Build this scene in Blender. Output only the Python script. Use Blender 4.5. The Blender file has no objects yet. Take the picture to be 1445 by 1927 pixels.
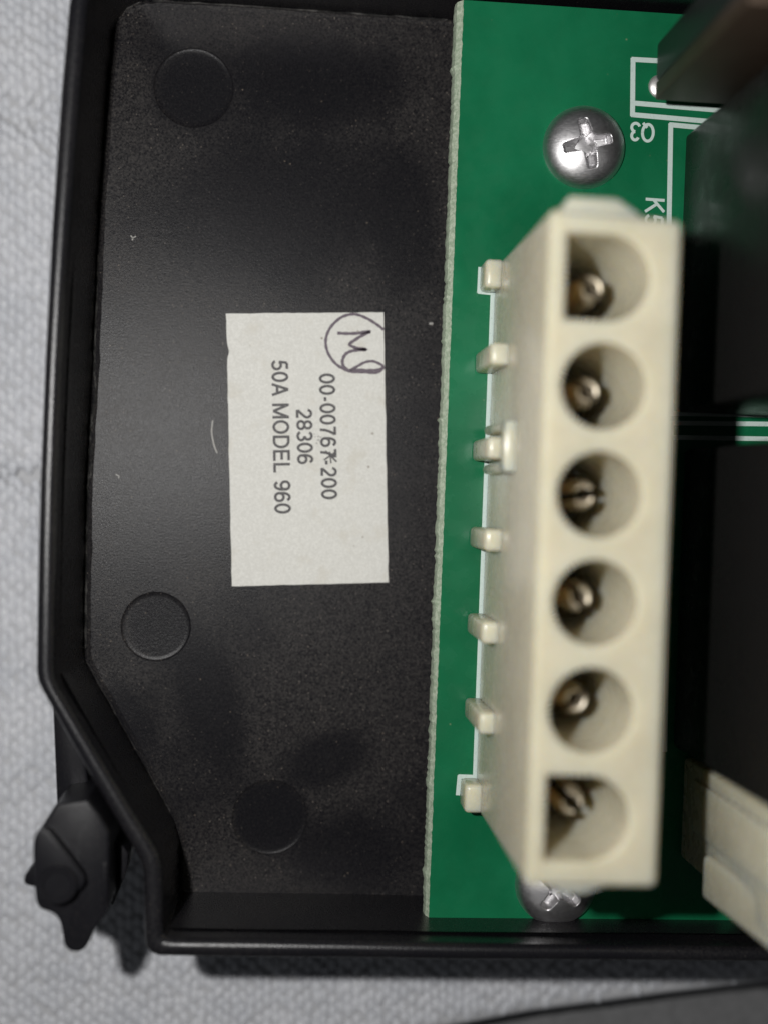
import bpy, bmesh, math, random
from mathutils import Vector, Matrix
from mathutils.geometry import tessellate_polygon

random.seed(7)
R = math.radians
S = bpy.context.scene
COL = S.collection
S.unit_settings.system = 'METRIC'
S.unit_settings.scale_length = 0.01          # one unit is one centimetre

# ------------------------------------------------------------------ camera (close-up, about 11 cm above the cloth)
PXW, PXH = 1445.0, 1927.0
F = 2600.0                                   # focal length in photo pixels
CAM = Vector((0, 0, 10.85))
fwd = Vector(((PXW/2 - 514)/F, -(PXH/2 - 926)/F, -1)).normalized()
rgt = fwd.cross(Vector((0, 1, 0))).normalized()
upv = rgt.cross(fwd).normalized()
cd = bpy.data.cameras.new('camera')
cam = bpy.data.objects.new('camera', cd); COL.objects.link(cam)
cam.matrix_world = Matrix(((rgt.x, upv.x, -fwd.x, CAM.x), (rgt.y, upv.y, -fwd.y, CAM.y), (rgt.z, upv.z, -fwd.z, CAM.z), (0, 0, 0, 1)))
cd.sensor_width = 36; cd.lens = F/PXH*36
cd.clip_start = 0.1; cd.clip_end = 500
cd.dof.use_dof = True
cd.dof.focus_distance = 10.05
cd.dof.aperture_fstop = cd.lens*0.001/(2*0.185)
S.camera = cam

# ------------------------------------------------------------------ light: the phone's flash beside its lens, and a dim room
W = bpy.data.worlds.new('World'); S.world = W; W.use_nodes = True
bg = W.node_tree.nodes['Background']
bg.inputs[0].default_value = (0.92, 0.95, 1.0, 1); bg.inputs[1].default_value = 0.042
ld = bpy.data.lights.new('flash', 'AREA'); ld.shape = 'DISK'; ld.size = 0.34
ld.energy = 1080; ld.color = (1.0, 0.985, 0.965)
flash = bpy.data.objects.new('flash', ld); COL.objects.link(flash)
flash.location = (-1.95, 0.95, 10.8)
flash.rotation_euler = (R(3), R(-12), 0)
S.view_settings.view_transform = 'Standard'; S.view_settings.look = 'None'
S.view_settings.exposure = 0; S.view_settings.gamma = 1

# ------------------------------------------------------------------ helpers
Z_CLOTH, Z_LOWER, Z_FLOOR, Z_PCB, Z_RIM, Z_CON = -0.5, -1.15, 0.40, 0.95, 1.47, 2.95

def un(px, py, z):
    """where the sight line of a photo point meets the level z"""
    v = fwd*F + rgt*(px - PXW/2) - upv*(py - PXH/2)
    t = (z - CAM.z)/v.z
    return Vector((CAM.x + v.x*t, CAM.y + v.y*t))

A = R(-2.1)                                   # how the board lies
UU = Vector((math.cos(A), math.sin(A))); DD = Vector((math.sin(A), -math.cos(A)))
def loc(px, py, z):
    w = un(px, py, z); return Vector((w.dot(UU), w.dot(DD)))
def wld(u, v): return UU*u + DD*v

def tag(o, label=None, cat=None, group=None, kind=None):
    if label: o['label'] = label
    if cat: o['category'] = cat
    if group: o['group'] = group
    if kind: o['kind'] = kind
    return o

def thing(name, label, cat, at=(0, 0, 0), group=None):
    o = bpy.data.objects.new(name, None); COL.objects.link(o); o.location = at
    o.empty_display_size = 0.3
    return tag(o, label, cat, group)

def base_of(p):
    v = Vector((0, 0, 0))
    while p: v += p.location; p = p.parent
    return v

def mesh(name, verts, faces, mat, parent=None, smooth=35):
    """one mesh object; verts are in world coordinates"""
    b = base_of(parent)
    me = bpy.data.meshes.new(name)
    me.from_pydata([tuple(Vector(v) - b) for v in verts], [], faces)
    if mat: me.materials.append(mat)
    bm = bmesh.new(); bm.from_mesh(me); bmesh.ops.recalc_face_normals(bm, faces=bm.faces); bm.to_mesh(me); bm.free()
    if smooth:
        me.polygons.foreach_set('use_smooth', [True]*len(me.polygons))
        me.set_sharp_from_angle(angle=R(smooth))
    me.update()
    o = bpy.data.objects.new(name, me); COL.objects.link(o)
    if parent: o.parent = parent
    return o

def bmobj(name, bm, mat, parent=None, smooth=35):
    bm.verts.ensure_lookup_table(); bm.verts.index_update()
    vs = [v.co.copy() for v in bm.verts]; fs = [[v.index for v in f.verts] for f in bm.faces]
    bm.free()
    return mesh(name, vs, fs, mat, parent, smooth)

class MB:
    """collects shapes into one mesh"""
    def __init__(s): s.v = []; s.f = []
    def add(s, vs, fs):
        n = len(s.v); s.v += [Vector(v) for v in vs]; s.f += [[i + n for i in f] for f in fs]
        return s
    def bm(s, b):
        b.verts.index_update(); s.add([v.co.copy() for v in b.verts], [[v.index for v in f.verts] for f in b.faces]); b.free(); return s
    def build(s, name, mat, parent=None, smooth=35): return mesh(name, s.v, s.f, mat, parent, smooth)

def prism_bm(poly, z0, z1, bev=0.0, seg=2, bottom=False):
    """poly: world xy points; a solid with its top edges rounded"""
    b = bmesh.new()
    lo = [b.verts.new((p[0], p[1], z0)) for p in poly]; hi = [b.verts.new((p[0], p[1], z1)) for p in poly]
    n = len(poly)
    b.faces.new(hi); b.faces.new(lo[::-1])
    for i in range(n): b.faces.new((lo[i], lo[(i+1) % n], hi[(i+1) % n], hi[i]))
    bmesh.ops.recalc_face_normals(b, faces=b.faces)
    if bev:
        es = [e for e in b.edges if bottom or not (e.verts[0].co.z == z0 and e.verts[1].co.z == z0)]
        bmesh.ops.bevel(b, geom=es, offset=bev, segments=seg, profile=0.5, affect='EDGES', clamp_overlap=True)
    return b

def pbox(u0, u1, v0, v1, z0, z1, bev=0.02, seg=2, bottom=True):
    """box that lies square with the board"""
    return prism_bm([wld(u0, v0), wld(u1, v0), wld(u1, v1), wld(u0, v1)], z0, z1, bev, seg, bottom)

def offset(poly, d):
    """shrink (d>0) a closed polygon towards its inside"""
    n = len(poly); P = [Vector((p[0], p[1])) for p in poly]
    area = sum(P[i].x*P[(i+1) % n].y - P[(i+1) % n].x*P[i].y for i in range(n))
    sg = 1 if area > 0 else -1
    out = []
    for i in range(n):
        a = (P[i] - P[i-1]).normalized(); c = (P[(i+1) % n] - P[i]).normalized()
        na = Vector((-a.y, a.x))*sg; nc = Vector((-c.y, c.x))*sg
        m = na + nc
        m = m/max(0.35, (m.length_squared/2)) if m.length > 1e-6 else na
        out.append(P[i] + m*d)
    return out

def rings(mb, loops, close_last=False, cap=False):
    """loops of equal length joined into a band"""
    n = len(loops[0]); off = len(mb.v)
    for l in loops: mb.v += [Vector(p) for p in l]
    for k in range(len(loops)-1):
        for i in range(n):
            j = (i+1) % n
            mb.f.append([off + k*n + i, off + k*n + j, off + (k+1)*n + j, off + (k+1)*n + i])
    if cap: mb.f.append([off + (len(loops)-1)*n + i for i in range(n)])
    return mb

def fill(mb, loops3):
    """flat face with holes"""
    tris = tessellate_polygon([[Vector(p) for p in l] for l in loops3])
    off = len(mb.v); flat = [Vector(p) for l in loops3 for p in l]
    mb.v += flat; mb.f += [[off + i for i in t] for t in tris]
    return mb

def circle(c, r, n=40, a0=0): return [Vector((c[0] + r*math.cos(a0 + 2*math.pi*i/n), c[1] + r*math.sin(a0 + 2*math.pi*i/n))) for i in range(n)]
def at_z(poly, z): return [Vector((p[0], p[1], z)) for p in poly]

def smooth_path(pts, n=6, closed=False):
    """Catmull-Rom through 2-D points"""
    P = [Vector(p) for p in pts]; out = []; m = len(P)
    for i in range(m if closed else m-1):
        g = lambda k: P[k % m] if closed else P[min(max(k, 0), m-1)]
        a, b, c, d = g(i-1), g(i), g(i+1), g(i+2)
        for k in range(n):
            t = k/n
            out.append(0.5*((2*b) + (c-a)*t + (2*a-5*b+4*c-d)*t*t + (3*b-a-3*c+d)*t**3))
    if not closed: out.append(P[-1])
    return out

def ribbon(mb, pts, w, z, wvar=0.0, cap=0.3):
    """flat stroke along 2-D world points"""
    P = [Vector(p) for p in pts]; off = len(mb.v); n = len(P)
    for i, p in enumerate(P):
        t = (P[min(i+1, n-1)] - P[max(i-1, 0)]).normalized(); q = Vector((-t.y, t.x))
        ww = w*(1 + wvar*math.sin(i*1.7))
        if i in (0, n-1): p = p + t*(w*cap)*(1 if i else -1)
        a = p + q*ww/2; b = p - q*ww/2
        mb.v += [Vector((a.x, a.y, z)), Vector((b.x, b.y, z))]
    for i in range(n-1): mb.f.append([off+2*i, off+2*i+1, off+2*i+3, off+2*i+2])
    return mb

def earc(cx, cy, rx, ry, a0, a1, n=18):
    return [(cx + rx*math.cos(R(a0 + (a1-a0)*k/n)), cy + ry*math.sin(R(a0 + (a1-a0)*k/n))) for k in range(n+1)]
GLYPH = {  # width, curved strokes, straight strokes (letters one unit high)
    '0': (.56, [earc(.28, .5, .21, .43, 0, 360, 30)], []),
    'O': (.76, [earc(.38, .5, .30, .43, 0, 360, 30)], []),
    'Q': (.76, [earc(.38, .5, .30, .43, 0, 360, 30)], [[(.44, .25), (.68, .02)]]),
    '2': (.56, [earc(.28, .68, .20, .25, 170, -38) + [(.26, .30), (.09, .10)]], [[(.07, .07), (.50, .07)]]),
    '3': (.56, [earc(.26, .715, .19, .215, 160, -88), earc(.26, .285, .22, .215, 88, -162)], []),
    '5': (.56, [earc(.26, .32, .22, .25, 142, -158)], [[(.47, .93), (.14, .93)], [(.14, .93), (.09, .46)]]),
    '6': (.56, [earc(.28, .32, .21, .25, 0, 360, 26), earc(.29, .5, .22, .43, 42, 205)], []),
    '9': (.56, [earc(.28, .68, .21, .25, 0, 360, 26), earc(.27, .5, .22, .43, 222, 385)], []),
    '8': (.56, [earc(.28, .71, .185, .22, 0, 360, 26), earc(.28, .285, .21, .215, 0, 360, 26)], []),
    '7': (.56, [[(.48, .92), (.38, .75), (.30, .55), (.24, .32), (.21, 0)]], [[(.05, .93), (.51, .93)]]),
    '-': (.34, [], [[(.06, .36), (.28, .36)]]), ' ': (.28, [], []),
    'A': (.68, [], [[(.05, 0), (.34, .98)], [(.34, .98), (.63, 0)], [(.15, .32), (.53, .32)]]),
    'M': (.84, [], [[(.09, 0), (.09, 1)], [(.09, .97), (.42, .06)], [(.42, .06), (.75, .97)], [(.75, 0), (.75, 1)]]),
    'D': (.72, [[(.09, .93), (.32, .93)] + earc(.33, .5, .31, .43, 88, -88) + [(.32, .07), (.09, .07)]], [[(.09, 0), (.09, 1)]]),
    'E': (.64, [], [[(.09, 0), (.09, 1)], [(.09, .93), (.58, .93)], [(.09, .07), (.60, .07)], [(.09, .51), (.54, .51)]]),
    'L': (.56, [], [[(.09, 0), (.09, 1)], [(.09, .07), (.53, .07)]]),
    'K': (.68, [], [[(.09, 0), (.09, 1)], [(.60, 1), (.10, .42)], [(.27, .60), (.64, 0)]])}
def text_mesh(mb, s, o, X, Y, length, height, z, stroke=0.145):
    """flat lettering: o start of baseline, X along the line, Y up the letters, stretched to length and capital height"""
    tot = sum(GLYPH[c][0] for c in s) + 0.055*(len(s)-1); sx = length/tot; x = 0.0
    at = lambda p: o + X*((x + p[0])*sx) + Y*(p[1]*height)
    for c in s:
        w, curves, lines = GLYPH[c]
        for l in curves: ribbon(mb, [at(p) for p in l], stroke*height, z, 0, 0); z += 0.00006
        for l in lines:
            ribbon(mb, [at(l[0]), at(l[0]).lerp(at(l[1]), 0.5), at(l[1])], stroke*height, z, 0, 0); z += 0.00006
        x += w + 0.055

# ------------------------------------------------------------------ materials
class NT:
    def __init__(s, name):
        s.m = bpy.data.materials.new(name); s.m.use_nodes = True
        s.t = s.m.node_tree; s.n = s.t.nodes; s.p = s.n['Principled BSDF']
        s.co = s.n.new('ShaderNodeTexCoord').outputs['Object']
    def link(s, a, b): s.t.links.new(a, b)
    def val(s, sock, v):
        if hasattr(v, 'node'): s.link(v, sock)
        else: sock.default_value = v
    def noise(s, scale, detail=3, rough=0.55, vec=None, dist=0):
        n = s.n.new('ShaderNodeTexNoise'); n.inputs['Scale'].default_value = scale; n.inputs['Detail'].default_value = detail
        n.inputs['Roughness'].default_value = rough; n.inputs['Distortion'].default_value = dist
        s.link(vec or s.co, n.inputs['Vector']); return n.outputs['Fac']
    def vor(s, scale, feature='F1', vec=None):
        n = s.n.new('ShaderNodeTexVoronoi'); n.inputs['Scale'].default_value = scale; n.feature = feature
        s.link(vec or s.co, n.inputs['Vector']); return n
    def ramp(s, x, a, b, lo=0.0, hi=1.0):
        n = s.n.new('ShaderNodeMapRange'); n.interpolation_type = 'SMOOTHSTEP'
        s.val(n.inputs[0], x); n.inputs[1].default_value = a; n.inputs[2].default_value = b
        n.inputs[3].default_value = lo; n.inputs[4].default_value = hi; return n.outputs[0]
    def math(s, op, a, b=0.0, c=False):
        n = s.n.new('ShaderNodeMath'); n.operation = op; s.val(n.inputs[0], a); s.val(n.inputs[1], b); n.use_clamp = c; return n.outputs[0]
    def mix(s, f, a, b):
        n = s.n.new('ShaderNodeMix'); n.data_type = 'RGBA'
        s.val(n.inputs[0], f); s.val(n.inputs[6], a); s.val(n.inputs[7], b); return n.outputs[2]
    def stretch(s, sc, rot=0):
        n = s.n.new('ShaderNodeMapping'); n.inputs['Scale'].default_value = sc; n.inputs['Rotation'].default_value = (0, 0, rot)
        s.link(s.co, n.inputs['Vector']); return n.outputs[0]
    def ell(s, cx, cy, rx, ry, rot=0, soft=0.4, wob=0.25):
        """soft oval patch at a place on the thing (1 inside, 0 outside)"""
        m = s.n.new('ShaderNodeMapping'); m.vector_type = 'TEXTURE'
        m.inputs['Location'].default_value = (cx, cy, 0); m.inputs['Rotation'].default_value = (0, 0, rot); m.inputs['Scale'].default_value = (rx, ry, 1e4)
        s.link(s.co, m.inputs['Vector'])
        l = s.n.new('ShaderNodeVectorMath'); l.operation = 'LENGTH'; s.link(m.outputs[0], l.inputs[0])
        d = s.math('ADD', l.outputs['Value'], s.math('MULTIPLY', s.math('SUBTRACT', s.noise(2.2, 2), 0.5), wob*2))
        return s.ramp(d, 1+soft, 1-soft)
    def bump(s, h, strength=0.2, dist=0.01):
        n = s.n.new('ShaderNodeBump'); n.inputs['Strength'].default_value = strength; n.inputs['Distance'].default_value = dist
        s.val(n.inputs['Height'], h); s.link(n.outputs[0], s.p.inputs['Normal']); return s
    def set(s, **k):
        for a, b in k.items():
            s.val(s.p.inputs[{'col': 'Base Color', 'rough': 'Roughness', 'metal': 'Metallic', 'spec': 'Specular IOR Level', 'sss': 'Subsurface Weight',
                              'coat': 'Coat Weight', 'coatr': 'Coat Roughness', 'ior': 'IOR', 'sheen': 'Sheen Weight'}[a]], b)
        return s

def rgb(r, g, b): return (r, g, b, 1)
def srgb(r, g, b):
    f = lambda c: (c/255/12.92) if c/255 <= 0.04045 else ((c/255+0.055)/1.055)**2.4
    return (f(r), f(g), f(b), 1)

MAT = {}
def black_plastic(name, dust=1.0, rough=0.265, tone=0.0052, smudges=True, spec=0.115):
    t = NT(name)
    grit = t.ramp(t.noise(80, 3, 0.75), 0.55, 0.74)
    cloud = t.ramp(t.noise(1.3, 2, 0.5), 0.25, 0.72)
    dens = cloud
    if smudges:
        for (px, py, rx, ry, a) in ((520, 40, 1.5, 0.22, -0.06), (235, 300, 0.3, 1.1, 0), (800, 380, 0.25, 1.5, 0), (600, 1330, 1.0, 0.6, 0), (420, 1600, 0.8, 0.3, 0)):   # where dust has settled
            w = un(px, py, Z_FLOOR)
            dens = t.math('ADD', dens, t.math('MULTIPLY', t.ell(w.x, w.y, rx, ry, a), 0.5), c=True)
        for (px, py, rx, ry, a) in ((620, 760, 0.2, 0.5, 0.1), (760, 420, 0.25, 0.6, 0), (250, 1350, 0.12, 0.3, 0.5), (590, 150, 0.66, 0.34, 0), (500, 400, 1.0, 0.50, 0.12), (400, 1330, 0.22, 0.62, 0.25), (365, 170, 0.27, 0.27, 0),
                                    (308, 1185, 0.22, 0.26, 0), (610, 1430, 0.35, 0.2, 0.4), (650, 1600, 0.5, 0.3, 0), (520, 1540, 0.25, 0.25, 0)):
            w = un(px, py, Z_FLOOR)
            dens = t.math('MULTIPLY', dens, t.math('SUBTRACT', 1.0, t.math('MULTIPLY', t.ell(w.x, w.y, rx, ry, a), 0.88)))
        for (px, py, r) in ((372, 168, 0.26), (300, 1180, 0.22), (509, 1538, 0.265)):   # dust wiped out of the recesses
            w = un(px, py, Z_FLOOR)
            dens = t.math('MULTIPLY', dens, t.math('SUBTRACT', 1.0, t.math('MULTIPLY', t.ell(w.x, w.y, r, r, 0, 0.12, 0.05), 0.9)))
    fine = t.noise(64, 4, 0.75)
    d = t.math('MULTIPLY', t.math('MULTIPLY', t.math('ADD', t.math('MULTIPLY', dens, 0.85), 0.15), t.ramp(fine, 0.35, 0.75)), 0.42*dust)
    d = t.math('ADD', d, t.math('MULTIPLY', t.math('MULTIPLY', grit, t.math('ADD', t.math('MULTIPLY', dens, 0.7), 0.3)), 0.50*dust), c=True)
    v = t.vor(11); sp = t.ramp(v.outputs['Distance'], 0.085, 0.03)          # single flecks of lint
    sp = t.math('MULTIPLY', sp, t.ramp(t.noise(5.1, 1), 0.5, 0.6))
    col = t.mix(d, rgb(tone, tone, tone*1.35), rgb(0.100, 0.091, 0.083))
    col = t.mix(t.math('MULTIPLY', sp, 0.55*dust), col, rgb(0.22, 0.18, 0.14))
    for sc, th in ((30, 0.17), (19, 0.12)):
        w = t.vor(sc); cell = t.n.new('ShaderNodeSeparateColor'); t.link(w.outputs['Color'], cell.inputs[0])
        g = t.math('MULTIPLY', t.ramp(w.outputs['Distance'], th, th*0.4), t.math('MULTIPLY', t.ramp(cell.outputs[0], 0.45, 0.9), t.math('ADD', t.math('MULTIPLY', dens, 0.75), 0.25)))
        col = t.mix(t.math('MULTIPLY', g, 0.85*dust), col, rgb(0.19, 0.165, 0.14))
    streak = t.noise(30, 3, 0.6, t.stretch((6, 1, 1), 0.06))
    t.set(col=col, rough=t.math('ADD', t.math('MULTIPLY', d, 0.35), t.math('ADD', rough - 0.06, t.math('MULTIPLY', streak, 0.12))), spec=spec)
    h = t.math('ADD', t.noise(70, 4, 0.7), t.math('MULTIPLY', streak, 0.6))
    t.bump(h, 0.16, 0.01)
    return t.m
MAT['floor'] = black_plastic('dusty_black_plastic')
MAT['wall'] = black_plastic('black_plastic', 0.42, 0.27, 0.0062, False, 0.45)
MAT['clip'] = black_plastic('black_clip_plastic', 0.2, 0.34, 0.006, False, 0.2)

t = NT('paper')
fib = t.noise(60, 5, 0.65); blot = t.noise(4, 4, 0.6)
c = t.mix(t.ramp(fib, 0.35, 0.75), rgb(0.59, 0.585, 0.55), rgb(0.70, 0.695, 0.66))
c = t.mix(t.math('MULTIPLY', t.ramp(blot, 0.52, 0.72), 0.5), c, rgb(0.55, 0.525, 0.46))
v = t.vor(7.0); c = t.mix(t.math('MULTIPLY', t.ramp(v.outputs['Distance'], 0.1, 0.03), t.ramp(t.noise(3.3, 1), 0.52, 0.6)), c, rgb(0.30, 0.27, 0.23))
t.set(col=c, rough=0.75, spec=0.25); t.bump(fib, 0.25, 0.008); MAT['paper'] = t.m
t = NT('printed_ink'); t.set(col=t.mix(t.ramp(t.noise(80, 3, 0.7), 0.45, 0.75), rgb(0.045, 0.042, 0.045), rgb(0.15, 0.145, 0.14)), rough=0.6); MAT['ink'] = t.m
t = NT('pen_ink'); t.set(col=t.mix(t.noise(40, 3), rgb(0.05, 0.032, 0.05), rgb(0.10, 0.07, 0.095)), rough=0.5); MAT['pen'] = t.m
t = NT('smudged_ink'); t.set(col=t.mix(t.noise(60, 3), rgb(0.25, 0.24, 0.23), rgb(0.5, 0.49, 0.46)), rough=0.7); MAT['smudge'] = t.m

t = NT('solder_mask')
c = t.mix(t.ramp(t.noise(0.9, 5, 0.6), 0.3, 0.7), rgb(0.004, 0.102, 0.040), rgb(0.009, 0.150, 0.064))
c = t.mix(t.math('MULTIPLY', t.ramp(t.noise(120, 2, 0.7), 0.62, 0.8), 0.30), c, rgb(0.05, 0.16, 0.10))
v = t.vor(8.5); c = t.mix(t.math('MULTIPLY', t.ramp(v.outputs['Distance'], 0.09, 0.03), t.ramp(t.noise(4.4, 1), 0.54, 0.62)), c, rgb(0.13, 0.19, 0.10))
t.set(col=c, rough=t.ramp(t.noise(7, 3), 0.3, 0.7, 0.22, 0.32), spec=0.22); t.bump(t.noise(35, 3), 0.05, 0.004); MAT['mask'] = t.m
t = NT('raw_board_edge')
t.set(col=t.mix(t.ramp(t.noise(38, 4, 0.7), 0.35, 0.7), rgb(0.30, 0.38, 0.27), rgb(0.52, 0.58, 0.46)), rough=0.7); t.bump(t.noise(90, 3), 0.3, 0.01); MAT['edge'] = t.m
t = NT('white_legend'); t.set(col=t.mix(t.ramp(t.noise(70, 3, 0.7), 0.5, 0.8), rgb(0.50, 0.60, 0.56), rgb(0.36, 0.46, 0.42)), rough=0.5); MAT['silk'] = t.m

def nylon(name, a, b):
    t = NT(name)
    t.set(col=t.mix(t.ramp(t.noise(3.0, 3), 0.3, 0.7), a, b), rough=t.ramp(t.noise(9, 3), 0.3, 0.7, 0.20, 0.34), spec=0.5, sss=0.85)
    t.p.inputs['Subsurface Radius'].default_value = (1.0, 0.75, 0.45); t.p.inputs['Subsurface Scale'].default_value = 0.28
    t.bump(t.noise(22, 3), 0.06, 0.01); return t.m
MAT['nylon'] = nylon('cream_nylon', rgb(0.57, 0.53, 0.40), rgb(0.62, 0.58, 0.445))
t = NT('tinned_pin'); t.set(col=t.mix(t.noise(14, 3), rgb(0.56, 0.48, 0.34), rgb(0.64, 0.60, 0.52)), metal=0.9, rough=0.5); MAT['pin'] = t.m
t = NT('zinc_screw')
br = t.noise(24, 4, 0.7, t.stretch((1.2, 9, 1), R(-15)))
t.set(col=t.mix(br, rgb(0.58, 0.57, 0.58), rgb(0.78, 0.77, 0.78)), metal=1.0, rough=t.ramp(br, 0.3, 0.7, 0.34, 0.48)); t.bump(br, 0.12, 0.01); MAT['zinc'] = t.m
t = NT('solder'); t.set(col=rgb(0.80, 0.78, 0.76), metal=0.85, rough=0.42); MAT['solder'] = t.m
t = NT('relay_plastic')
t.set(col=t.mix(t.math('MULTIPLY', t.ramp(t.noise(45, 3, 0.7), 0.6, 0.8), 0.35), rgb(0.012, 0.0115, 0.0112), rgb(0.055, 0.050, 0.044)), rough=t.ramp(t.noise(6, 3), 0.3, 0.7, 0.24, 0.36), spec=0.2)
t.bump(t.noise(30, 3), 0.05, 0.005); MAT['relay'] = t.m
t = NT('epoxy_body'); t.set(col=rgb(0.012, 0.0125, 0.013), rough=0.42); t.bump(t.noise(60, 3), 0.15, 0.01); MAT['epoxy'] = t.m
t = NT('tarnished_tab'); t.set(col=t.mix(t.noise(9, 3), rgb(0.060, 0.040, 0.027), rgb(0.10, 0.070, 0.050)), metal=0.6, rough=0.5); MAT['tab'] = t.m

t = NT('cloth_thread')
c = t.mix(t.ramp(t.noise(2.4, 3), 0.3, 0.7), rgb(0.54, 0.555, 0.59), rgb(0.62, 0.63, 0.66))
c = t.mix(t.math('MULTIPLY', t.ramp(t.noise(60, 3, 0.7), 0.45, 0.75), 0.35), c, rgb(0.74, 0.75, 0.77))
t.set(col=c, rough=t.ramp(t.noise(34, 2), 0.35, 0.65, 0.30, 0.7), spec=0.4, sheen=0.15)
fw = t.noise(40, 3, 0.6, t.stretch((5, 0.8, 1))); t.bump(fw, 0.35, 0.012); MAT['thread'] = t.m
t = NT('cloth_ground'); t.set(col=rgb(0.46, 0.465, 0.48), rough=0.85); t.bump(t.noise(40, 3), 0.4, 0.02); MAT['cloth'] = t.m
t = NT('shaded_cloth_grey'); fl = t.noise(16, 5, 0.8)
t.set(col=t.mix(fl, rgb(0.05, 0.051, 0.054), rgb(0.30, 0.302, 0.305)), rough=0.9); t.bump(fl, 0.6, 0.05); MAT['shaded_cloth'] = t.m  # the shade on the lower cloth is put into this darker grey

# ------------------------------------------------------------------ the setting: cloth, and a lower layer painted dim
mesh('dim_cloth_layer', [(-40, -40, Z_LOWER), (40, -40, Z_LOWER), (40, 40, Z_LOWER), (-40, 40, Z_LOWER)], [[0, 1, 2, 3]], MAT['shaded_cloth'])['kind'] = 'structure'  # cloth beyond the hem, its dimness painted as dark grey

hem_px = [(-900, 2330), (-300, 2150), (300, 2030), (720, 1962), (1000, 1909), (1250, 1874), (1445, 1853), (1900, 1810), (2600, 1750)]
hem = [un(x, y, Z_CLOTH) for x, y in hem_px]
def hem_y(x):
    for a, b in zip(hem, hem[1:]):
        if a.x <= x <= b.x: return a.y + (b.y-a.y)*(x-a.x)/(b.x-a.x)
    return hem[0].y if x < hem[0].x else hem[-1].y
crease = un(20, 897, Z_CLOTH)
def cloth_z(x, y):
    z = Z_CLOTH - 0.03*0.5*(1 + math.sin(1.9*y + 0.5*x))*0.5 + 0.012*math.sin(2.7*x - 1.3*y)
    d = y - (crease.y - 0.06*(x - crease.x))
    z -= 0.16*math.exp(-(d/0.05)**2)*(1 if x < 3 else 0)
    z -= 0.03*(1/(1 + math.exp(-d/0.08)))*(1 if x < -0.5 else 0)
    d2 = (y - 3.1) + 0.35*(x + 2.1); z -= 0.11*math.exp(-(d2/0.14)**2)*(1 if x < 0 else 0)
    h = y - hem_y(x)                            # the hem rolls over
    if h < 0.07: z -= 0.62*max(0.0, (0.07-h)/0.22)**2.2
    return z
mb = MB(); nx, ny = 150, 150
x0, x1, ytop = -9.0, 10.0, 8.0
for i in range(nx+1):
    x = x0 + (x1-x0)*i/nx; yb = hem_y(x) - 0.15
    for j in range(ny+1):
        q = 1 - (1 - j/ny)**1.0; q = (j/ny)**1.6; y = yb + (ytop-yb)*q
        mb.v.append(Vector((x, y, cloth_z(x, y) - 0.02)))
    mb.v.append(Vector((x, yb, Z_LOWER)))
st = ny+2
for i in range(nx):
    for j in range(ny): mb.f.append([i*st+j, (i+1)*st+j, (i+1)*st+j+1, i*st+j+1])
    mb.f.append([i*st+ny+1, (i+1)*st+ny+1, (i+1)*st, i*st])
cloth = mb.build('cloth', MAT['cloth'], None, 60); cloth['kind'] = 'structure'

# knitted stitches, small raised loops in staggered columns
grain_r = [(1.0, 0.0), (0.86, 0.55), (0.48, 0.9)]
G = [(math.cos(2*math.pi*k/8), math.sin(2*math.pi*k/8)) for k in range(8)]
inx0, inx1, iny0, iny1 = un(330, 900, Z_CLOTH).x, un(1800, 900, Z_CLOTH).x, un(700, 1640, Z_CLOTH).y, un(700, 60, Z_CLOTH).y
SW, SH = 0.066, 0.104
verts = []; faces = []
ix = 0; x = -5.2
while x < 6.2:
    y = -6.4 + (SH/2 if ix % 2 else 0)
    while y < 5.6:
        inside = inx0 < x < inx1 and iny0 < y < iny1
        if not inside and y > hem_y(x) + 0.075:
            cx = x + random.gauss(0, 0.006) + 0.012*math.sin(y*1.3 + x); cy = y + random.gauss(0, 0.013)
            a = random.gauss(0.12, 0.20); ca, sa = math.cos(a), math.sin(a)
            rx = SW*0.60*random.uniform(0.9, 1.1); ry = SH*0.68*random.uniform(0.88, 1.12); rz = 0.030*random.uniform(0.75, 1.2)
            hq = max(0.25, min(1, (y - hem_y(x) + 0.02)/0.14)); rz *= hq
            z = cloth_z(cx, cy) - 0.02 - (1-hq)*0.004
            n = len(verts)
            for rr, hh in grain_r:
                for gx, gy in G:
                    px, py = gx*rx*rr, gy*ry*rr
                    verts.append((cx + px*ca - py*sa, cy + px*sa + py*ca, z + rz*hh + (py/ry)*0.015))
            verts.append((cx, cy, z + rz))
            for k in range(2):
                for q in range(8): faces.append((n+k*8+q, n+k*8+(q+1) % 8, n+(k+1)*8+(q+1) % 8, n+(k+1)*8+q))
            for q in range(8): faces.append((n+16+q, n+16+(q+1) % 8, n+24))
        y += SH
    x += SW; ix += 1
glints = MB()  # glints on the stitches, painted as small pale slivers
for k in range(0, len(verts), 25):
    if random.random() < 0.30:
        c = Vector(verts[k+24]); c = c + Vector((random.gauss(0, 0.012), 0.02 + random.gauss(0, 0.015), 0.010)); a = random.gauss(1.2, 0.8); L = random.uniform(0.010, 0.028)
        d = Vector((math.cos(a)*L, math.sin(a)*L, random.gauss(0, 0.006))); q = Vector((-math.sin(a), math.cos(a), 0))*random.uniform(0.0022, 0.0042)
        glints.add([c-d, c+q, c+d, c-q], [[0, 1, 2, 3]])
t = NT('glint_white'); t.set(col=rgb(0.93, 0.93, 0.93), rough=0.3); MAT['glint'] = t.m  # near-white colour stands in for the sparkle of the thread
glints.build('painted_glints', MAT['glint'], cloth, 0)['kind'] = 'stuff'
me = bpy.data.meshes.new('stitches'); me.from_pydata(verts, [], faces); me.materials.append(MAT['thread'])
me.polygons.foreach_set('use_smooth', [True]*len(me.polygons)); me.update()
o = bpy.data.objects.new('stitches', me); COL.objects.link(o); o.parent = cloth; o['kind'] = 'stuff'

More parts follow.
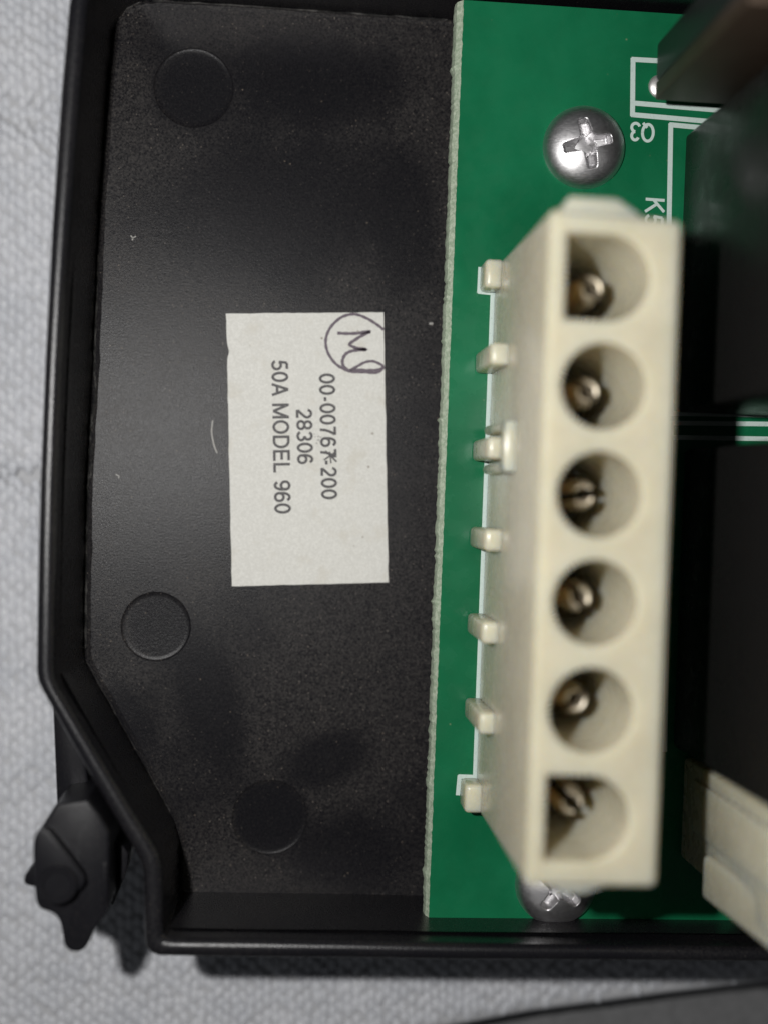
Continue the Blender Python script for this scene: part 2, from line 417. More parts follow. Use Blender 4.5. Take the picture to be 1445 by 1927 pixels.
# ------------------------------------------------------------------ the black plastic tray
tray_c = un(700, 900, Z_CLOTH)
TB = (tray_c.x, tray_c.y, Z_CLOTH)
tray = thing('plastic_tray', 'black dusty plastic tray with a rounded rim lying on the pale knitted cloth', 'tray', TB)
# materials use the thing's own coordinates, so patches are placed relative to the tray base: give the floor its own origin at world zero
rows = [  # floor edge, inner rim edge, outer rim edge (going anticlockwise as seen)
    ((1800, 105), (1952, 8), (1990, -30)), ((1300, 68), (1393, -34), (1396, -70)), ((851, 38), (891, -67), (891, -103)), ((560, 17), (565, -90), (563, -126)), ((300, 1), (268, -109), (262, -146)),
    ((262, 5), (228, -102), (214, -137)), ((236, 18), (203, -86), (182, -117)), ((219, 40), (185, -64), (155, -82)), ((213, 66), (176, -37), (141, -45)),
    ((209, 110), (166, 12), (130, 10)), ((198, 250), (152, 170), (116, 170)), ((190, 370), (142, 300), (107, 300)), ((184, 480), (133, 427), (98, 427)), ((180, 590), (124, 550), (92, 550)),
    ((176.5, 700), (117, 673), (85.5, 673)), ((170, 806), (112, 792), (80.5, 792)), ((164, 913), (108, 911), (76, 911)), ((162, 1010), (106, 1020), (73, 1020)), ((161, 1120), (104, 1143), (70.5, 1143)), ((160, 1215), (103, 1240), (69, 1245)),
    ((161, 1234), (103.5, 1262), (69, 1264)), ((164, 1248), (106, 1280), (72, 1282)), ((172, 1262), (113, 1298), (81, 1301)),
    ((205, 1320), (155, 1367), (123, 1376)), ((252, 1405), (205, 1450), (172, 1461)), ((300, 1492), (258, 1537), (224, 1551)), ((320, 1528), (287, 1583), (252, 1597)),
    ((332, 1552), (300, 1607), (264, 1619)), ((339, 1578), (306, 1632), (270, 1640)), ((341, 1612), (307.5, 1665), (271, 1668)), ((341, 1650), (308, 1710), (272, 1715)), ((340, 1668), (308, 1742), (272.5, 1762)),
    ((341, 1680), (309, 1756), (275, 1781)), ((345, 1687), (315, 1763), (284, 1793)), ((354, 1690), (328, 1765.5), (300, 1799)),
    ((480, 1692), (480, 1767), (476, 1802)), ((650, 1694), (665, 1770), (665, 1803)), ((805, 1695), (840, 1774), (840, 1806)), ((1150, 1701), (1230, 1780), (1230, 1808)), ((1800, 1704), (1952, 1788), (1990, 1814))]
fl = [un(*r[0], Z_FLOOR) for r in rows]; ri = [un(*r[1], Z_RIM) for r in rows]; ro = [un(*r[2], Z_RIM) for r in rows]
def fine(P, m=5): return [P[i].lerp(P[(i+1) % len(P)], k/m) for i in range(len(P)) for k in range(m)]
fl, ri, ro = fine(fl), fine(ri), fine(ro)
fl = [p + Vector((random.gauss(0, 0.003), random.gauss(0, 0.003))) for p in fl]
n = len(fl)
flin = offset(fl, 0.045); flmid = offset(fl, 0.02)
mb = MB()
prof = [at_z(flin, Z_FLOOR), at_z(flmid, Z_FLOOR + 0.012), at_z(fl, Z_FLOOR + 0.004), at_z([a.lerp(b, 0.12) for a, b in zip(fl, ri)], Z_FLOOR - 0.01)]
wall = [at_z([a.lerp(b, 0.12) for a, b in zip(fl, ri)], Z_FLOOR - 0.01), at_z([a.lerp(b, 0.4) for a, b in zip(fl, ri)], 0.8),
        at_z([a.lerp(b, 0.75) for a, b in zip(fl, ri)], 1.2), at_z([a.lerp(b, 0.93) for a, b in zip(fl, ri)], 1.40)]
rim = []
for k in range(13):
    g = math.pi*k/12; f = 0.5 - 0.5*math.cos(g)
    rim.append(at_z([a.lerp(b, f) for a, b in zip(ri, ro)], Z_RIM - 0.03 + 0.058*math.sin(g)**0.85))
roin = offset(ro, 0.02); roin2 = offset(ro, 0.05)
skirt = [rim[-1], at_z(ro, Z_RIM - 0.09), at_z(roin, Z_RIM - 0.13), at_z(roin2, Z_CLOTH + 0.03), at_z(offset(ro, 0.13), Z_CLOTH + 0.03), at_z(offset(ro, 0.13), Z_RIM - 0.2)]
def subdivide_loop(loops, m=3):
    out = []
    for l in loops:
        q = []
        for i in range(len(l)):
            a, b = l[i], l[(i+1) % len(l)]
            for k in range(m): q.append(a.lerp(b, k/m))
        out.append(q)
    return out
def burr(p, k): return p
rings(mb, wall); mb.build('tray_wall', MAT['wall'], tray, 30)
mb = MB(); rings(mb, [wall[-1]] + rim + skirt[1:]); mb.build('tray_rim', MAT['wall'], tray, 50)
# floor with three round recesses (marks of the moulding pins)
marks = [(365, 165, 0.298), (294, 1179, 0.262), (508, 1538, 0.285)]
holes = [circle(un(x, y, Z_FLOOR), r, 48) for x, y, r in marks]
mb = MB(); fill(mb, [at_z(flin, Z_FLOOR)] + [at_z(h, Z_FLOOR) for h in holes]); rings(mb, prof)
b = mb
o = b.build('tray_floor', MAT['floor'], None, 40)
o.parent = tray; o.location = -Vector(TB)
for (x, y, r), h in zip(marks, holes):
    c = un(x, y, Z_FLOOR)
    mb = MB(); hh = [at_z(h, Z_FLOOR), at_z(circle(c, r-0.006, 48), Z_FLOOR - 0.006), at_z(circle(c, r-0.014, 48), Z_FLOOR - 0.009)]
    hh += [at_z(circle(c, r*q, 48), Z_FLOOR - 0.009 - 0.003*(1-(q/0.95)**2)) for q in (0.85, 0.7, 0.5, 0.3, 0.1)]
    rings(mb, hh, cap=True)
    m_ = mb.build('round_recess', MAT['floor'], None, 60); m_.parent = tray; m_.location = -Vector(TB)
# scratches and a pale scuff on the floor
def scr(pts, w):
    mb = MB(); ribbon(mb, [un(x, y, Z_FLOOR) for x, y in pts], w/250, Z_FLOOR + 0.003); mb.build('scratch', MAT['scuff'], tray, 0)
t = NT('scuffed_plastic'); t.set(col=rgb(0.32, 0.31, 0.29), rough=0.6); MAT['scuff'] = t.m
scr(smooth_path([(401, 792), (399, 812), (403, 836), (409, 852)], 4), 2.6); scr([(247, 444), (251, 448), (256, 445)], 2)
scr([(251, 448), (250, 452)], 2); scr([(808, 609), (813, 609)], 4); scr([(219, 893), (225, 896), (224, 900)], 2)
t = NT('worn_lit_edge'); t.set(col=t.mix(t.ramp(t.noise(9, 4, 0.7), 0.4, 0.7), rgb(0.02, 0.02, 0.02), rgb(0.13, 0.125, 0.12)), rough=0.5); MAT['worn_lit'] = t.m
def worn_lit(pts, w, dz=0.02):  # burred floor edge; the light it catches is put into the colour
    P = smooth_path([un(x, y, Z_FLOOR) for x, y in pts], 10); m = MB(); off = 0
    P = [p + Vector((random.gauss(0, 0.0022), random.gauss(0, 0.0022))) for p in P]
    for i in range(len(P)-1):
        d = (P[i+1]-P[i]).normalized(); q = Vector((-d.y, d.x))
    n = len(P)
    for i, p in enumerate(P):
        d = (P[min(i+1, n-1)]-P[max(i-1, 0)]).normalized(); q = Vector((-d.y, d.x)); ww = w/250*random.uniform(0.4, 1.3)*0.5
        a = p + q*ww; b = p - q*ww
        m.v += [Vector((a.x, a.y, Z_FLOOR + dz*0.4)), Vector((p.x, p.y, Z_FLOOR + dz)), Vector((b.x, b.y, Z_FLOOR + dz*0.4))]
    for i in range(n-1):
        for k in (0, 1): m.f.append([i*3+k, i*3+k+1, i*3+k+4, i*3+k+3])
    m.build('worn_lit_edge', MAT['worn_lit'], tray, 60)
worn_lit([(186, 480), (182, 590), (179, 690), (181, 730), (180, 752), (176, 770), (172, 815), (169, 850), (168, 890), (166, 930), (164, 1010), (163, 1120), (162, 1220)], 4.5)
worn_lit([(171, 838), (174, 856), (173, 880), (170, 900)], 5.0)
worn_lit([(348, 1689), (480, 1692.5), (600, 1693.5), (700, 1694.5), (798, 1695)], 2.6)
worn_lit([(225, 34), (238, 18), (262, 6), (288, 2), (420, 9), (560, 18), (700, 28), (840, 38)], 3.2)
worn_lit([(165, 1246), (205, 1318), (252, 1402), (300, 1489), (320, 1526)], 2.0)
# the side arm and the clip at the lower left corner
arm = [un(x, y, 1.0) for x, y in ((97, 1285), (100, 1335), (104, 1430), (108, 1525), (170, 1525), (167, 1470), (163, 1440), (151, 1372), (109, 1296))]
prism = prism_bm(arm, 0.0, 1.0, 0.03); bmobj('side_arm', prism, MAT['clip'], tray)
ZL = 1.62
body = [un(x, y, ZL) for x, y in ((107, 1513), (86, 1546), (70, 1568), (64, 1580), (62.5, 1604), (64, 1640), (66, 1680), (69, 1700), (76, 1711), (95, 1717), (106, 1723), (112, 1733), (117, 1752), (121, 1780), (131, 1790), (146, 1793),
        (160, 1787), (170, 1770), (178, 1752), (195, 1728), (208, 1706), (206, 1640), (207, 1566), (190, 1536), (166, 1504))]
clip = bmobj('corner_clip', prism_bm(body, 0.75, ZL, 0.055, 4), MAT['clip'], tray)
bmobj('clip_tab', prism_bm([un(x, y, 1.42) for x, y in ((75, 1618), (62, 1628), (46, 1648), (45, 1664), (55, 1668), (75, 1672))], 1.25, 1.42, 0.02), MAT['clip'], clip)
bar = [un(x, y, ZL + 0.1) for x, y in ((66, 1582), (70, 1568), (80, 1561), (92, 1564), (102, 1574), (150, 1636), (160, 1655), (152, 1672), (120, 1690), (80, 1690), (66, 1650))]
bmobj('clip_bar', prism_bm(smooth_path(bar, 4, True), ZL - 0.1, ZL + 0.1, 0.035, 3), MAT['clip'], clip, 50)
mb = MB(); c = un(109, 1667, ZL + 0.13); rr = 0.128
rings(mb, [at_z(circle(c, rr, 40), ZL), at_z(circle(c, rr, 40), ZL + 0.115), at_z(circle(c, rr-0.012, 40), ZL + 0.128), at_z(circle(c, rr-0.03, 40), ZL + 0.128), at_z(circle(c, rr-0.04, 40), ZL + 0.118)], cap=True)
mb.build('clip_button', MAT['clip'], clip, 40)
fin = [un(x, y, 1.2) for x, y in ((211, 1566), (230, 1588), (242, 1606), (240, 1636), (228, 1668), (214, 1704), (209, 1704), (222, 1660), (226, 1620), (214, 1590))]
bmobj('clip_fin', prism_bm(fin, 0.6, 1.2, 0.015), MAT['clip'], clip)
bmobj('clip_fin', prism_bm([un(x, y, ZL - 0.06) for x, y in ((196, 1620), (203, 1616), (205, 1690), (196, 1700))], 1.0, ZL + 0.02, 0.01), MAT['clip'], clip)

# ------------------------------------------------------------------ the paper label
ZP = Z_FLOOR + 0.008
lc = [un(x, y, ZP) for x, y in ((426, 590), (722, 587.5), (731, 1096), (437, 1103.5))]
lab = thing('paper_label', 'off-white paper label printed 50A MODEL 960, stuck on the black tray floor', 'label', ((lc[0].x+lc[2].x)/2, (lc[0].y+lc[2].y)/2, Z_FLOOR))
lp = []
def edge(a, b, k, bite=None):
    for i in range(k):
        p = a.lerp(b, i/k); d = (b-a).normalized(); q = Vector((-d.y, d.x))
        j = random.gauss(0, 0.0011)
        if bite and abs(i/k - bite[0]) < 0.035: j += bite[1]*(1-abs(i/k-bite[0])/0.035)
        lp.append(p + q*j)
edge(lc[3], lc[2], 24); edge(lc[2], lc[1], 36); edge(lc[1], lc[0], 24); edge(lc[0], lc[3], 36, (0.135, 0.018))
bmobj('paper', prism_bm(lp, Z_FLOOR + 0.002, ZP), MAT['paper'], lab)
LR = (lc[1]-lc[0]).normalized(); LD = (un(731, 1096, ZP)-un(722, 587.5, ZP)).normalized()
def ltext(name, s, a, b, capx, bold):
    """a, b: photo points where the line starts and ends on its baseline; capx: cap height in photo px"""
    p, q = un(*a, ZP), un(*b, ZP); X = (q-p); ln = X.length; X = X/ln; Y = Vector((-X.y, X.x))
    m = MB(); text_mesh(m, s, p, X, Y, ln, capx/248.8, ZP + 0.0022, bold)
    return m.build(name, MAT['ink'], lab, 0)
ltext('printed_line', '00-00767-200', (600.5, 703), (605, 940), 30, 0.165)
ltext('printed_line', '28306', (557.5, 769), (560, 874), 30, 0.165)
ltext('printed_line', '50A MODEL 960', (511, 678), (517, 967), 31, 0.16)
def zp(x, y): return un(400 + x/3.441, 560 + y/3.441, ZP)
m = MB()
ribbon(m, smooth_path([zp(*p) for p in ((1104, 205), (1070, 178), (1010, 140), (950, 114), (900, 108), (835, 128), (775, 180), (742, 240), (734, 300), (752, 365), (795, 425), (850, 462), (905, 480), (985, 482), (1050, 487), (1085, 475), (1107, 452))], 5), 0.021, ZP + 0.0025, 0.12)
m.build('pen_circle', MAT['pen'], lab, 0)
m = MB()
ribbon(m, smooth_path([zp(*p) for p in ((815, 230), (870, 233), (940, 231), (1022, 219), (968, 246), (915, 280), (888, 304), (930, 326), (998, 336), (930, 341), (885, 352), (856, 374), (842, 412), (850, 445), (885, 477))], 5), 0.023, ZP + 0.0027, 0.12)
ribbon(m, smooth_path([zp(*p) for p in ((880, 475), (930, 450), (985, 420), (1035, 412), (1080, 428), (1104, 446), (1078, 466), (1010, 471), (940, 468), (900, 478))], 5), 0.02, ZP + 0.0029, 0.12)
m.build('pen_initials', MAT['pen'], lab, 0)
m = MB()
ribbon(m, [zp(725, 1050), zp(760, 1025), zp(800, 1000)], 0.012, ZP + 0.003); ribbon(m, [zp(735, 995), zp(770, 1030), zp(802, 1060)], 0.013, ZP + 0.0031)
ribbon(m, [zp(760, 1000), zp(768, 1070)], 0.010, ZP + 0.0032)
m.build('overprint', MAT['ink'], lab, 0)
m = MB()
for k in range(9):
    c = zp(random.gauss(690, 18), random.gauss(920, 20)); r_ = random.uniform(0.004, 0.010)
    m.add(at_z(circle(c, r_, 7), ZP + 0.0024 + k*0.00012), [list(range(7))])
m.build('ink_smudge', MAT['smudge'], lab, 0)['kind'] = 'stuff'

# ------------------------------------------------------------------ the circuit board
le_top = [un(872, -2, Z_PCB), un(857, 480, Z_PCB), un(832, 1100, Z_PCB), un(806, 1733, Z_PCB)]
pt = loc(872, 0, Z_PCB); pb = loc(806, 1733, Z_PCB)
uL = (pt.x + pb.x)/2; vT, vB = pt.y, pb.y; uR = uL + 3.75
pcb_at = wld((uL+uR)/2, (vT+vB)/2)
pcb = thing('circuit_board', 'green printed circuit board with white legend lines, mounted in the black tray', 'circuit board', (pcb_at.x, pcb_at.y, Z_PCB - 0.16))
K = 300
def lx(v, px_out): return None
top_l, out_l, low_l = [], [], []
for k in range(K+1):
    f = k/K; v = vT + (vB-vT)*f
    wtop = 0.050*(1-f) + 0.028*f
    jag = random.gauss(0, 0.0032) + 0.002*math.sin(k*0.21+1)
    if random.random() < 0.03: jag -= 0.010
    ul = pt.x + (pb.x-pt.x)*f
    a = wld(ul + random.gauss(0, 0.0015), v); b2 = wld(ul - wtop*0.8 + jag*0.6, v); c2 = wld(ul - wtop + jag, v)
    top_l.append(Vector((a.x, a.y, Z_PCB))); out_l.append(Vector((b2.x, b2.y, Z_PCB - 0.05))); low_l.append(Vector((c2.x, c2.y, Z_PCB - 0.10)))
tr, br_ = wld(uR, vT), wld(uR, vB)
mb = MB(); fill(mb, [top_l + [Vector((br_.x, br_.y, Z_PCB)), Vector((tr.x, tr.y, Z_PCB))]])
tl3, bl3 = top_l[0], top_l[-1]
for p, q in ((tl3, Vector((tr.x, tr.y, Z_PCB))), (Vector((br_.x, br_.y, Z_PCB)), bl3), (Vector((tr.x, tr.y, Z_PCB)), Vector((br_.x, br_.y, Z_PCB)))):
    dz = Vector((0, 0, 0.16)); mb.add([p, q, q - dz, p - dz], [[0, 1, 2, 3]])
mb.build('board', MAT['mask'], pcb, 20)
mb = MB(); off = 0
lo2 = [p - Vector((0, 0, 0.06)) for p in low_l]
for a, b2 in ((top_l, out_l), (out_l, low_l), (low_l, lo2)):
    n0 = len(mb.v); mb.v += a + b2
    for k in range(K): mb.f.append([n0+k, n0+k+1, n0+K+1+k+1, n0+K+1+k])
mb.build('snapped_edge', MAT['edge'], pcb, 0)
# bosses below the board carry it
for px, py in ((1098, 275), (1045, 1663), (1600, 275), (1600, 1663)):
    mb = MB(); c = un(px, py, Z_PCB); rings(mb, [at_z(circle(c, 0.3, 24), Z_FLOOR - 0.01), at_z(circle(c, 0.26, 24), Z_PCB - 0.16)], cap=True)
    mb.build('screw_boss', MAT['wall'], tray, 40)
ZS = Z_PCB + 0.003
def legend(name, lines, w=0.034):
    m = MB(); z = ZS
    for l in lines:
        for a, b2 in zip(l, l[1:]):
            p, q = un(*a, Z_PCB), un(*b2, Z_PCB); d = (q-p).normalized()*w*0.25
            ribbon(m, [p, p.lerp(q, 0.5), q], w, z); z += 0.0003
    return m.build(name, MAT['silk'], pcb, 0)
legend('legend_outline', [[(938, 553), (901, 549), (903, 505)], [(926, 556), (893, 1461)], [(897, 1462), (864, 1461), (861, 1494)]], 0.031)
legend('legend_outline', [[(1462, 127), (1190, 112), (1189, 216), (1462, 240)], [(1189, 194), (1462, 217)]], 0.036)
legend('legend_outline', [[(1640, 270), (1261, 235), (1258, 410), (1262, 778), (1640, 784)]], 0.036)
legend('legend_outline', [[(1640, 800), (1262, 796), (1250, 1412)], [(1262, 823), (1640, 829)]], 0.034)
def silk_text(s, o_px, X, Y, ln, cap):
    m = MB(); text_mesh(m, s, un(*o_px, Z_PCB), X, Y, ln/262, cap/262, ZS + 0.001, 0.15); return m.build('legend_text', MAT['silk'], pcb, 0)
aa = R(-4); Xl = Vector((-math.cos(aa), -math.sin(aa))); silk_text('Q3', (1232, 233), Xl, Vector((-Xl.y, Xl.x)), 48, 37)
Xd = Vector((math.sin(R(-3)), -math.cos(R(-3)))); silk_text('K5', (1214, 371), Xd, Vector((-Xd.y, Xd.x)), 56, 37)

# ------------------------------------------------------------------ screws
def screw_head(name, R0, H0, z0, parent, cxy, rot):
    m = MB(); NR, NS = 72, 168
    def zf(x, y):
        r = math.hypot(x, y)/R0
        z = (H0*0.58*(1 - r*r) + H0*0.42*max(0, 1 - r**9)**0.5) if r < 1 else 0
        xx = x*math.cos(rot) + y*math.sin(rot); yy = -x*math.sin(rot) + y*math.cos(rot)
        arm = 0.62*R0; hw = 0.135*R0
        def slot(p, q):
            e = (arm - abs(p))/(0.10*R0); w = (hw*(1.25 - 0.3*abs(p)/arm) - abs(q))/(0.07*R0)
            return max(0, min(1, e))*max(0, min(1, w))*(0.55 + 0.45*max(0, 1-abs(p)/arm))
        core = max(0, min(1, (0.30*R0 - (abs(xx)+abs(yy))*0.80)/(0.08*R0)))
        s = max(slot(xx, yy), slot(yy, xx), core)
        return z - (s*s*(3-2*s))*H0*0.72
    ring = []
    for i in range(NR+1):
        rr = R0*(i/NR)**0.8 if i < NR else R0
        for j in range(NS):
            a = 2*math.pi*j/NS; x, y = rr*math.cos(a), rr*math.sin(a)
            m.v.append(Vector((cxy.x + x, cxy.y + y, z0 + zf(x, y))))
    for i in range(NR):
        for j in range(NS):
            q = (j+1) % NS; m.f.append([i*NS+j, i*NS+q, (i+1)*NS+q, (i+1)*NS+j])
    o = m.build(name, MAT['zinc'], parent, 42)
    return o
for px, py, rot, lb in ((1099, 276, R(12), 'domed silver cross-head screw fully in view above the six-hole connector'),
                        (1046, 1664, R(-38), 'domed silver cross-head screw half hidden under the lower end of the six-hole connector')):
    c = un(px, py, Z_PCB + 0.03)
    s = thing('screw', lb, 'screw', (c.x, c.y, Z_PCB), 'screws holding the circuit board')
    screw_head('screw_head', 0.300, 0.165, Z_PCB + 0.002, s, c, rot)
    mb = MB(); rings(mb, [at_z(circle(c, 0.13, 20), Z_PCB + 0.001), at_z(circle(c, 0.13, 20), Z_FLOOR + 0.05)], cap=True); mb.build('screw_shank', MAT['zinc'], s)

# ------------------------------------------------------------------ the six-hole cream connector
q0 = loc(1024, 400, Z_CON); q1 = loc(990, 1660, Z_CON)
cu0 = (loc(1030, 500, Z_CON).x + loc(992, 1600, Z_CON).x)/2; cu1 = cu0 + 0.785
cv0 = loc(1150, 397, Z_CON).y; cv1 = loc(1100, 1671, Z_CON).y
cc = wld((cu0+cu1)/2, (cv0+cv1)/2)
con = thing('pin_connector', 'large cream plastic connector with six deep holes in one row, upright on the green board', 'connector', (cc.x, cc.y, Z_PCB))
outl = [wld(cu0, cv0), wld(cu1, cv0 + 0.03), wld(cu1, cv1), wld(cu0, cv1)]
def rounded(poly, r, k=4):
    out = []; n = len(poly)
    for i in range(n):
        p = Vector(poly[i]); a = (Vector(poly[i-1])-p).normalized(); c = (Vector(poly[(i+1) % n])-p).normalized()
        for j in range(k+1):
            t = j/k; out.append((p + a*r)*(1-t)**2 + p*2*t*(1-t) + (p + c*r)*t*t)
    return out
ol = rounded(outl, 0.05)
zt = Z_CON
hole_px = [(1146, 522), (1139, 728), (1130, 936), (1120, 1141), (1110, 1342), (1101, 1542)]
hu = sum(loc(*p, zt).x for p in hole_px)/6
hv0 = loc(*hole_px[0], zt).y; hv5 = loc(*hole_px[5], zt).y
HC = [(hu, hv0 + (hv5-hv0)*k/5) for k in range(6)]
HR = 0.248
hl = []
for k, (u, v) in enumerate(HC):
    if k in (0, 5):
        pts = [(-1, 1), (-1, -1)]
        loop = [Vector((u - HR*0.99, v + HR)), Vector((u - HR*0.99, v - HR))]
        loop = [Vector((u - HR*0.99, v + HR*(1 - 2*j/8))) for j in range(9)]
        loop += [Vector((u - HR*0.6, v - HR)), Vector((u - HR*0.3, v - HR))]
        loop += [Vector((u + HR*math.cos(a), v + HR*math.sin(a))) for a in [(-math.pi/2 + math.pi*j/24) for j in range(25)]]
        loop += [Vector((u - HR*0.3, v + HR)), Vector((u - HR*0.6, v + HR))]
    else:
        loop = [Vector((u + HR*math.cos(2*math.pi*j/44), v + HR*math.sin(2*math.pi*j/44))) for j in range(44)]
    hl.append([wld(p.x, p.y) for p in loop])
mb = MB()
rings(mb, [at_z(ol, Z_PCB + 0.02), at_z(ol, zt - 0.04), at_z(offset(ol, 0.010), zt - 0.014), at_z(offset(ol, 0.032), zt)])
fill(mb, [at_z(offset(ol, 0.032), zt)] + [at_z(offset(h, -0.018), zt) for h in hl])
for h in hl:
    rings(mb, [at_z(offset(h, -0.018), zt), at_z(offset(h, -0.004), zt - 0.010), at_z(h, zt - 0.03), at_z(offset(h, 0.012), zt - 0.9), at_z(offset(h, 0.02), Z_PCB + 0.25)], cap=True)
body_o = mb.build('connector_body', MAT['nylon'], con, 40)
um = (cu0+cu1)/2
def key(u0, u1, v, d, z0, z1):
    """raised key on an end wall, with sloping shoulders"""
    pl = [wld(u0 - 0.02, v), wld(u0 + 0.03, v + d), wld(u1 - 0.16, v + d), wld(u1, v)]
    return bmobj('end_key', prism_bm(pl, z0, z1, 0.012), MAT['nylon'], con)
key(loc(1064, 380, zt).x, loc(1214, 400, zt).x, cv0 + 0.02, -0.10, Z_PCB + 0.3, zt - 0.03)
key(loc(1045, 1670, zt).x, loc(1152, 1670, zt).x, cv1 - 0.01, 0.055, Z_PCB + 0.3, zt - 0.03)
rib_px = [518, 680, 848, 1013, 1178, 1340, 1500]
zr = Z_PCB + 0.72
for k, y in enumerate(rib_px):
    xx = 945 - (y-518)*0.036
    v = loc(xx, y, Z_PCB + 0.2).y
    hw = 0.074 if k not in (0, 6) else 0.10
    uo = loc(904 - (y-518)*0.031, y, Z_PCB + 0.15).x if k not in (0, 6) else loc(906 if k == 0 else 868, y, Z_PCB + 0.1).x
    bmobj('side_rib', pbox(uo, cu0 + 0.02, v - hw, v + hw, Z_PCB + 0.005, zr if k not in (0, 6) else Z_PCB + 0.28, 0.03, 3), MAT['nylon'], con)
# the catch around the third rib
v = loc(955, 842, Z_PCB + 0.9).y
mb = MB()
mb.bm(pbox(cu0 - 0.075, cu0 + 0.02, v - 0.17, v - 0.105, Z_PCB + 0.25, Z_PCB + 1.10, 0.025))
mb.bm(pbox(cu0 - 0.075, cu0 + 0.02, v + 0.105, v + 0.17, Z_PCB + 0.25, Z_PCB + 1.10, 0.025))
mb.bm(pbox(cu0 - 0.078, cu0 + 0.02, v - 0.168, v + 0.168, Z_PCB + 0.98, Z_PCB + 1.14, 0.025))
mb.build('catch_loop', MAT['nylon'], con)
# split pins: two curved prongs with a gap between them, open at the tip
def half_pin(c, r, gap, ang, z0, z1, side):
    m = MB(); NS = 12; loops = []; ins = []
    def arc(rr, z):
        g = math.asin(min(0.9, gap/2/rr)); return [Vector((c.x + rr*math.cos(ang + side*math.pi/2 + t), c.y + rr*math.sin(ang + side*math.pi/2 + t), z)) for t in [(-math.pi/2 + g) + (math.pi - 2*g)*j/NS for j in range(NS+1)]]
    L = [(r, z0), (r, z1-0.17), (r*0.96, z1-0.10), (r*0.84, z1-0.035), (r*0.70, z1-0.006), (r*0.62, z1), (r*0.50, z1-0.004), (r*0.40, z1-0.03), (r*0.42, z1-0.12), (r*0.45, z0)]
    k = NS+1
    for rr, z in L: m.v += arc(rr, z)
    for i in range(len(L)-1):
        for j in range(NS): m.f.append([i*k+j, i*k+j+1, (i+1)*k+j+1, (i+1)*k+j])
    for i in range(4):                          # close the slit walls
        a, b2, c2, d = i, i+1, len(L)-2-i, len(L)-1-i
        for j in (0, NS): m.f.append([a*k+j, b2*k+j, c2*k+j, d*k+j])
    return m
angs = [R(-52), R(-50), R(8), R(-62), R(38), R(-45)]
for k, (u, v) in enumerate(HC):
    c = wld(u, v)
    p = bpy.data.objects.new('pin', None); COL.objects.link(p); p.parent = con
    for sd in (-1, 1):
        half_pin(c, 0.098, 0.056, angs[k], Z_PCB + 0.2, zt - 0.44, sd).build('prong', MAT['pin'], p, 50)

# ------------------------------------------------------------------ the second cream connector (lower right, runs out of frame)
zk = Z_PCB + 0.55
a0 = loc(1287, 1424, Z_PCB); a1 = loc(1276, 1612, Z_PCB)
u0 = (a0.x+a1.x)/2; v0, v1 = a0.y, a1.y
cc2 = wld(u0 + 0.45, (v0+v1)/2)
con2 = thing('plug_connector', 'tall cream plastic connector cut off by the lower right edge of the picture', 'connector', (cc2.x, cc2.y, Z_PCB))
bmobj('connector_base', pbox(u0, u0 + 0.95, v0, v1, Z_PCB + 0.003, Z_PCB + 2.25, 0.03), MAT['nylon'], con2)
zk = Z_PCB + 0.70
c1 = loc(1320, 1606, zk); c2 = loc(1321, 1690, zk)
rb = prism_bm([wld(c1.x, c1.y), wld(u0 + 0.9, c1.y), wld(u0 + 0.9, c2.y), wld(c1.x, c2.y)], zk, zk + 1.5, 0)
for vv in rb.verts:                             # a ramp: the upper end leans back into the body
    if vv.co.z > zk + 1 and Vector((vv.co.x, vv.co.y)).dot(UU) < u0 + 0.4: vv.co.x += UU.x*0.10; vv.co.y += UU.y*0.10
bmesh.ops.bevel(rb, geom=list(rb.edges), offset=0.04, segments=3, profile=0.5, affect='EDGES', clamp_overlap=True)
bmobj('locking_ramp', rb, MAT['nylon'], con2)
bmobj('side_panel', pbox(u0 - 0.028, u0 + 0.3, v0 + 0.10, c1.y - 0.07, Z_PCB + 0.3, Z_PCB + 1.9, 0.02), MAT['nylon'], con2)

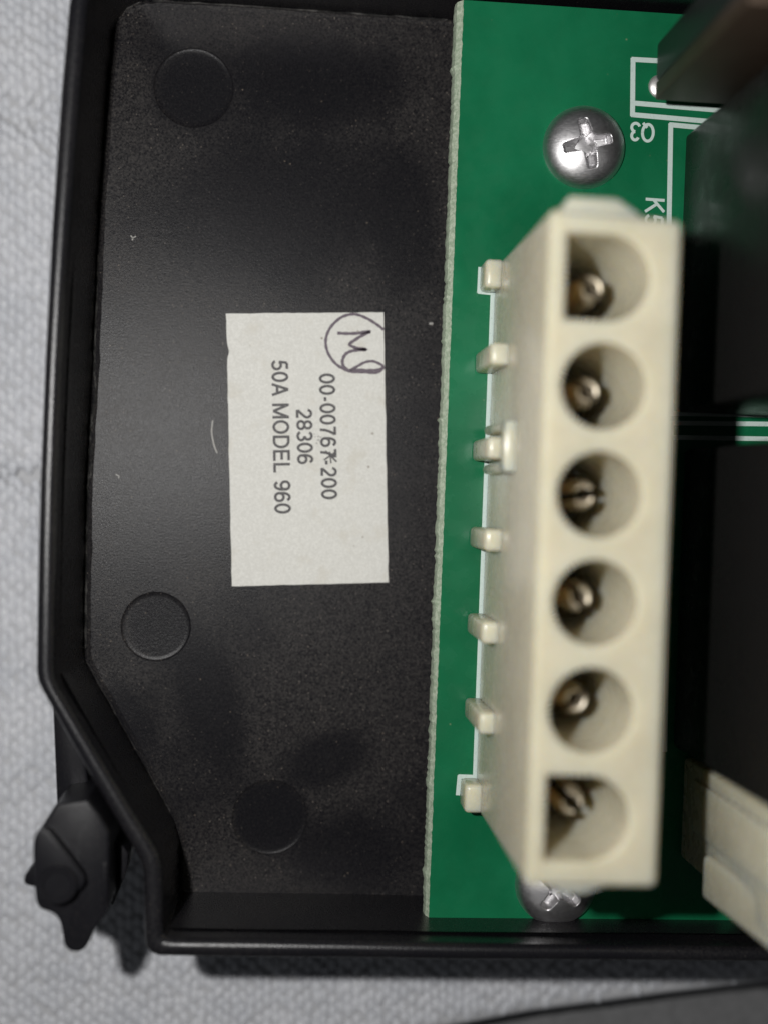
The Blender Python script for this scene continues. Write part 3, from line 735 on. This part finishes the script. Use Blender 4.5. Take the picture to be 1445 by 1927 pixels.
# ------------------------------------------------------------------ relays
def relay(lb, x_px, y0_px, y1_px, h):
    a = loc(x_px, y0_px, Z_PCB); b2 = loc(x_px, y1_px, Z_PCB); w = 1.55
    c = wld(a.x + w/2, (a.y+b2.y)/2)
    r_ = thing('relay', lb, 'relay', (c.x, c.y, Z_PCB), 'black relays on the board')
    bmobj('case', pbox(a.x, a.x + w, a.y, b2.y, Z_PCB + 0.03, Z_PCB + h, 0.035, 3), MAT['relay'], r_)
    mb = MB(); m_ = wld(a.x + 0.14, a.y + (b2.y-a.y)*0.12)
    rings(mb, [at_z(circle(m_, 0.085, 20), Z_PCB + h - 0.01), at_z(circle(m_, 0.08, 20), Z_PCB + h + 0.03), at_z(circle(m_, 0.05, 20), Z_PCB + h + 0.05)], cap=True)
    mb.build('vent_nub', MAT['relay'], r_)
    for du in (0.2, w - 0.2):
        for dv in (0.25, (b2.y-a.y) - 0.25): bmobj('standoff', pbox(a.x + du - 0.04, a.x + du + 0.04, a.y + dv - 0.04, a.y + dv + 0.04, Z_PCB + 0.001, Z_PCB + 0.05, 0), MAT['relay'], r_)
relay('glossy black relay beside the letter K, at the upper right edge', 1286, 256, 777, 2.05)
relay('glossy black relay between the two cream connectors, at the right edge', 1284, 846, 1404, 2.05)

# ------------------------------------------------------------------ transistor
zb = Z_PCB + 0.35
t0 = loc(1235, 80, zb); t1 = loc(1238, 190, zb)
tc = wld(t0.x + 0.5, (t0.y+t1.y)/2)
tr_ = thing('transistor', 'black upright three-legged transistor at the top right corner, beside the mark Q3', 'transistor', (tc.x, tc.y, Z_PCB))
bmobj('case', pbox(t0.x, t0.x + 1.0, t0.y, t1.y - 0.13, zb, zb + 1.95, 0.03), MAT['epoxy'], tr_)
bmobj('metal_tab', pbox(t0.x + 0.0, t0.x + 1.0, t1.y - 0.128, t1.y, zb + 0.01, zb + 1.94, 0.015), MAT['tab'], tr_)
for k in range(3):
    u = loc(1241, 165, Z_PCB).x + 0.254*k; v = loc(1240, 163, Z_PCB).y
    l = bmobj('lead', pbox(u - 0.035, u + 0.035, v - 0.025, v + 0.025, Z_PCB - 0.1, zb + 0.02, 0.008), MAT['solder'], tr_)
    c = wld(u, v); mb = MB()
    rings(mb, [at_z(circle(c, 0.088*math.cos(q*0.2), 28), Z_PCB + 0.001 + 0.032*math.sin(q*0.2)) for q in range(8)], cap=True)
    mb.build('solder_joint', MAT['solder'], l, 80)
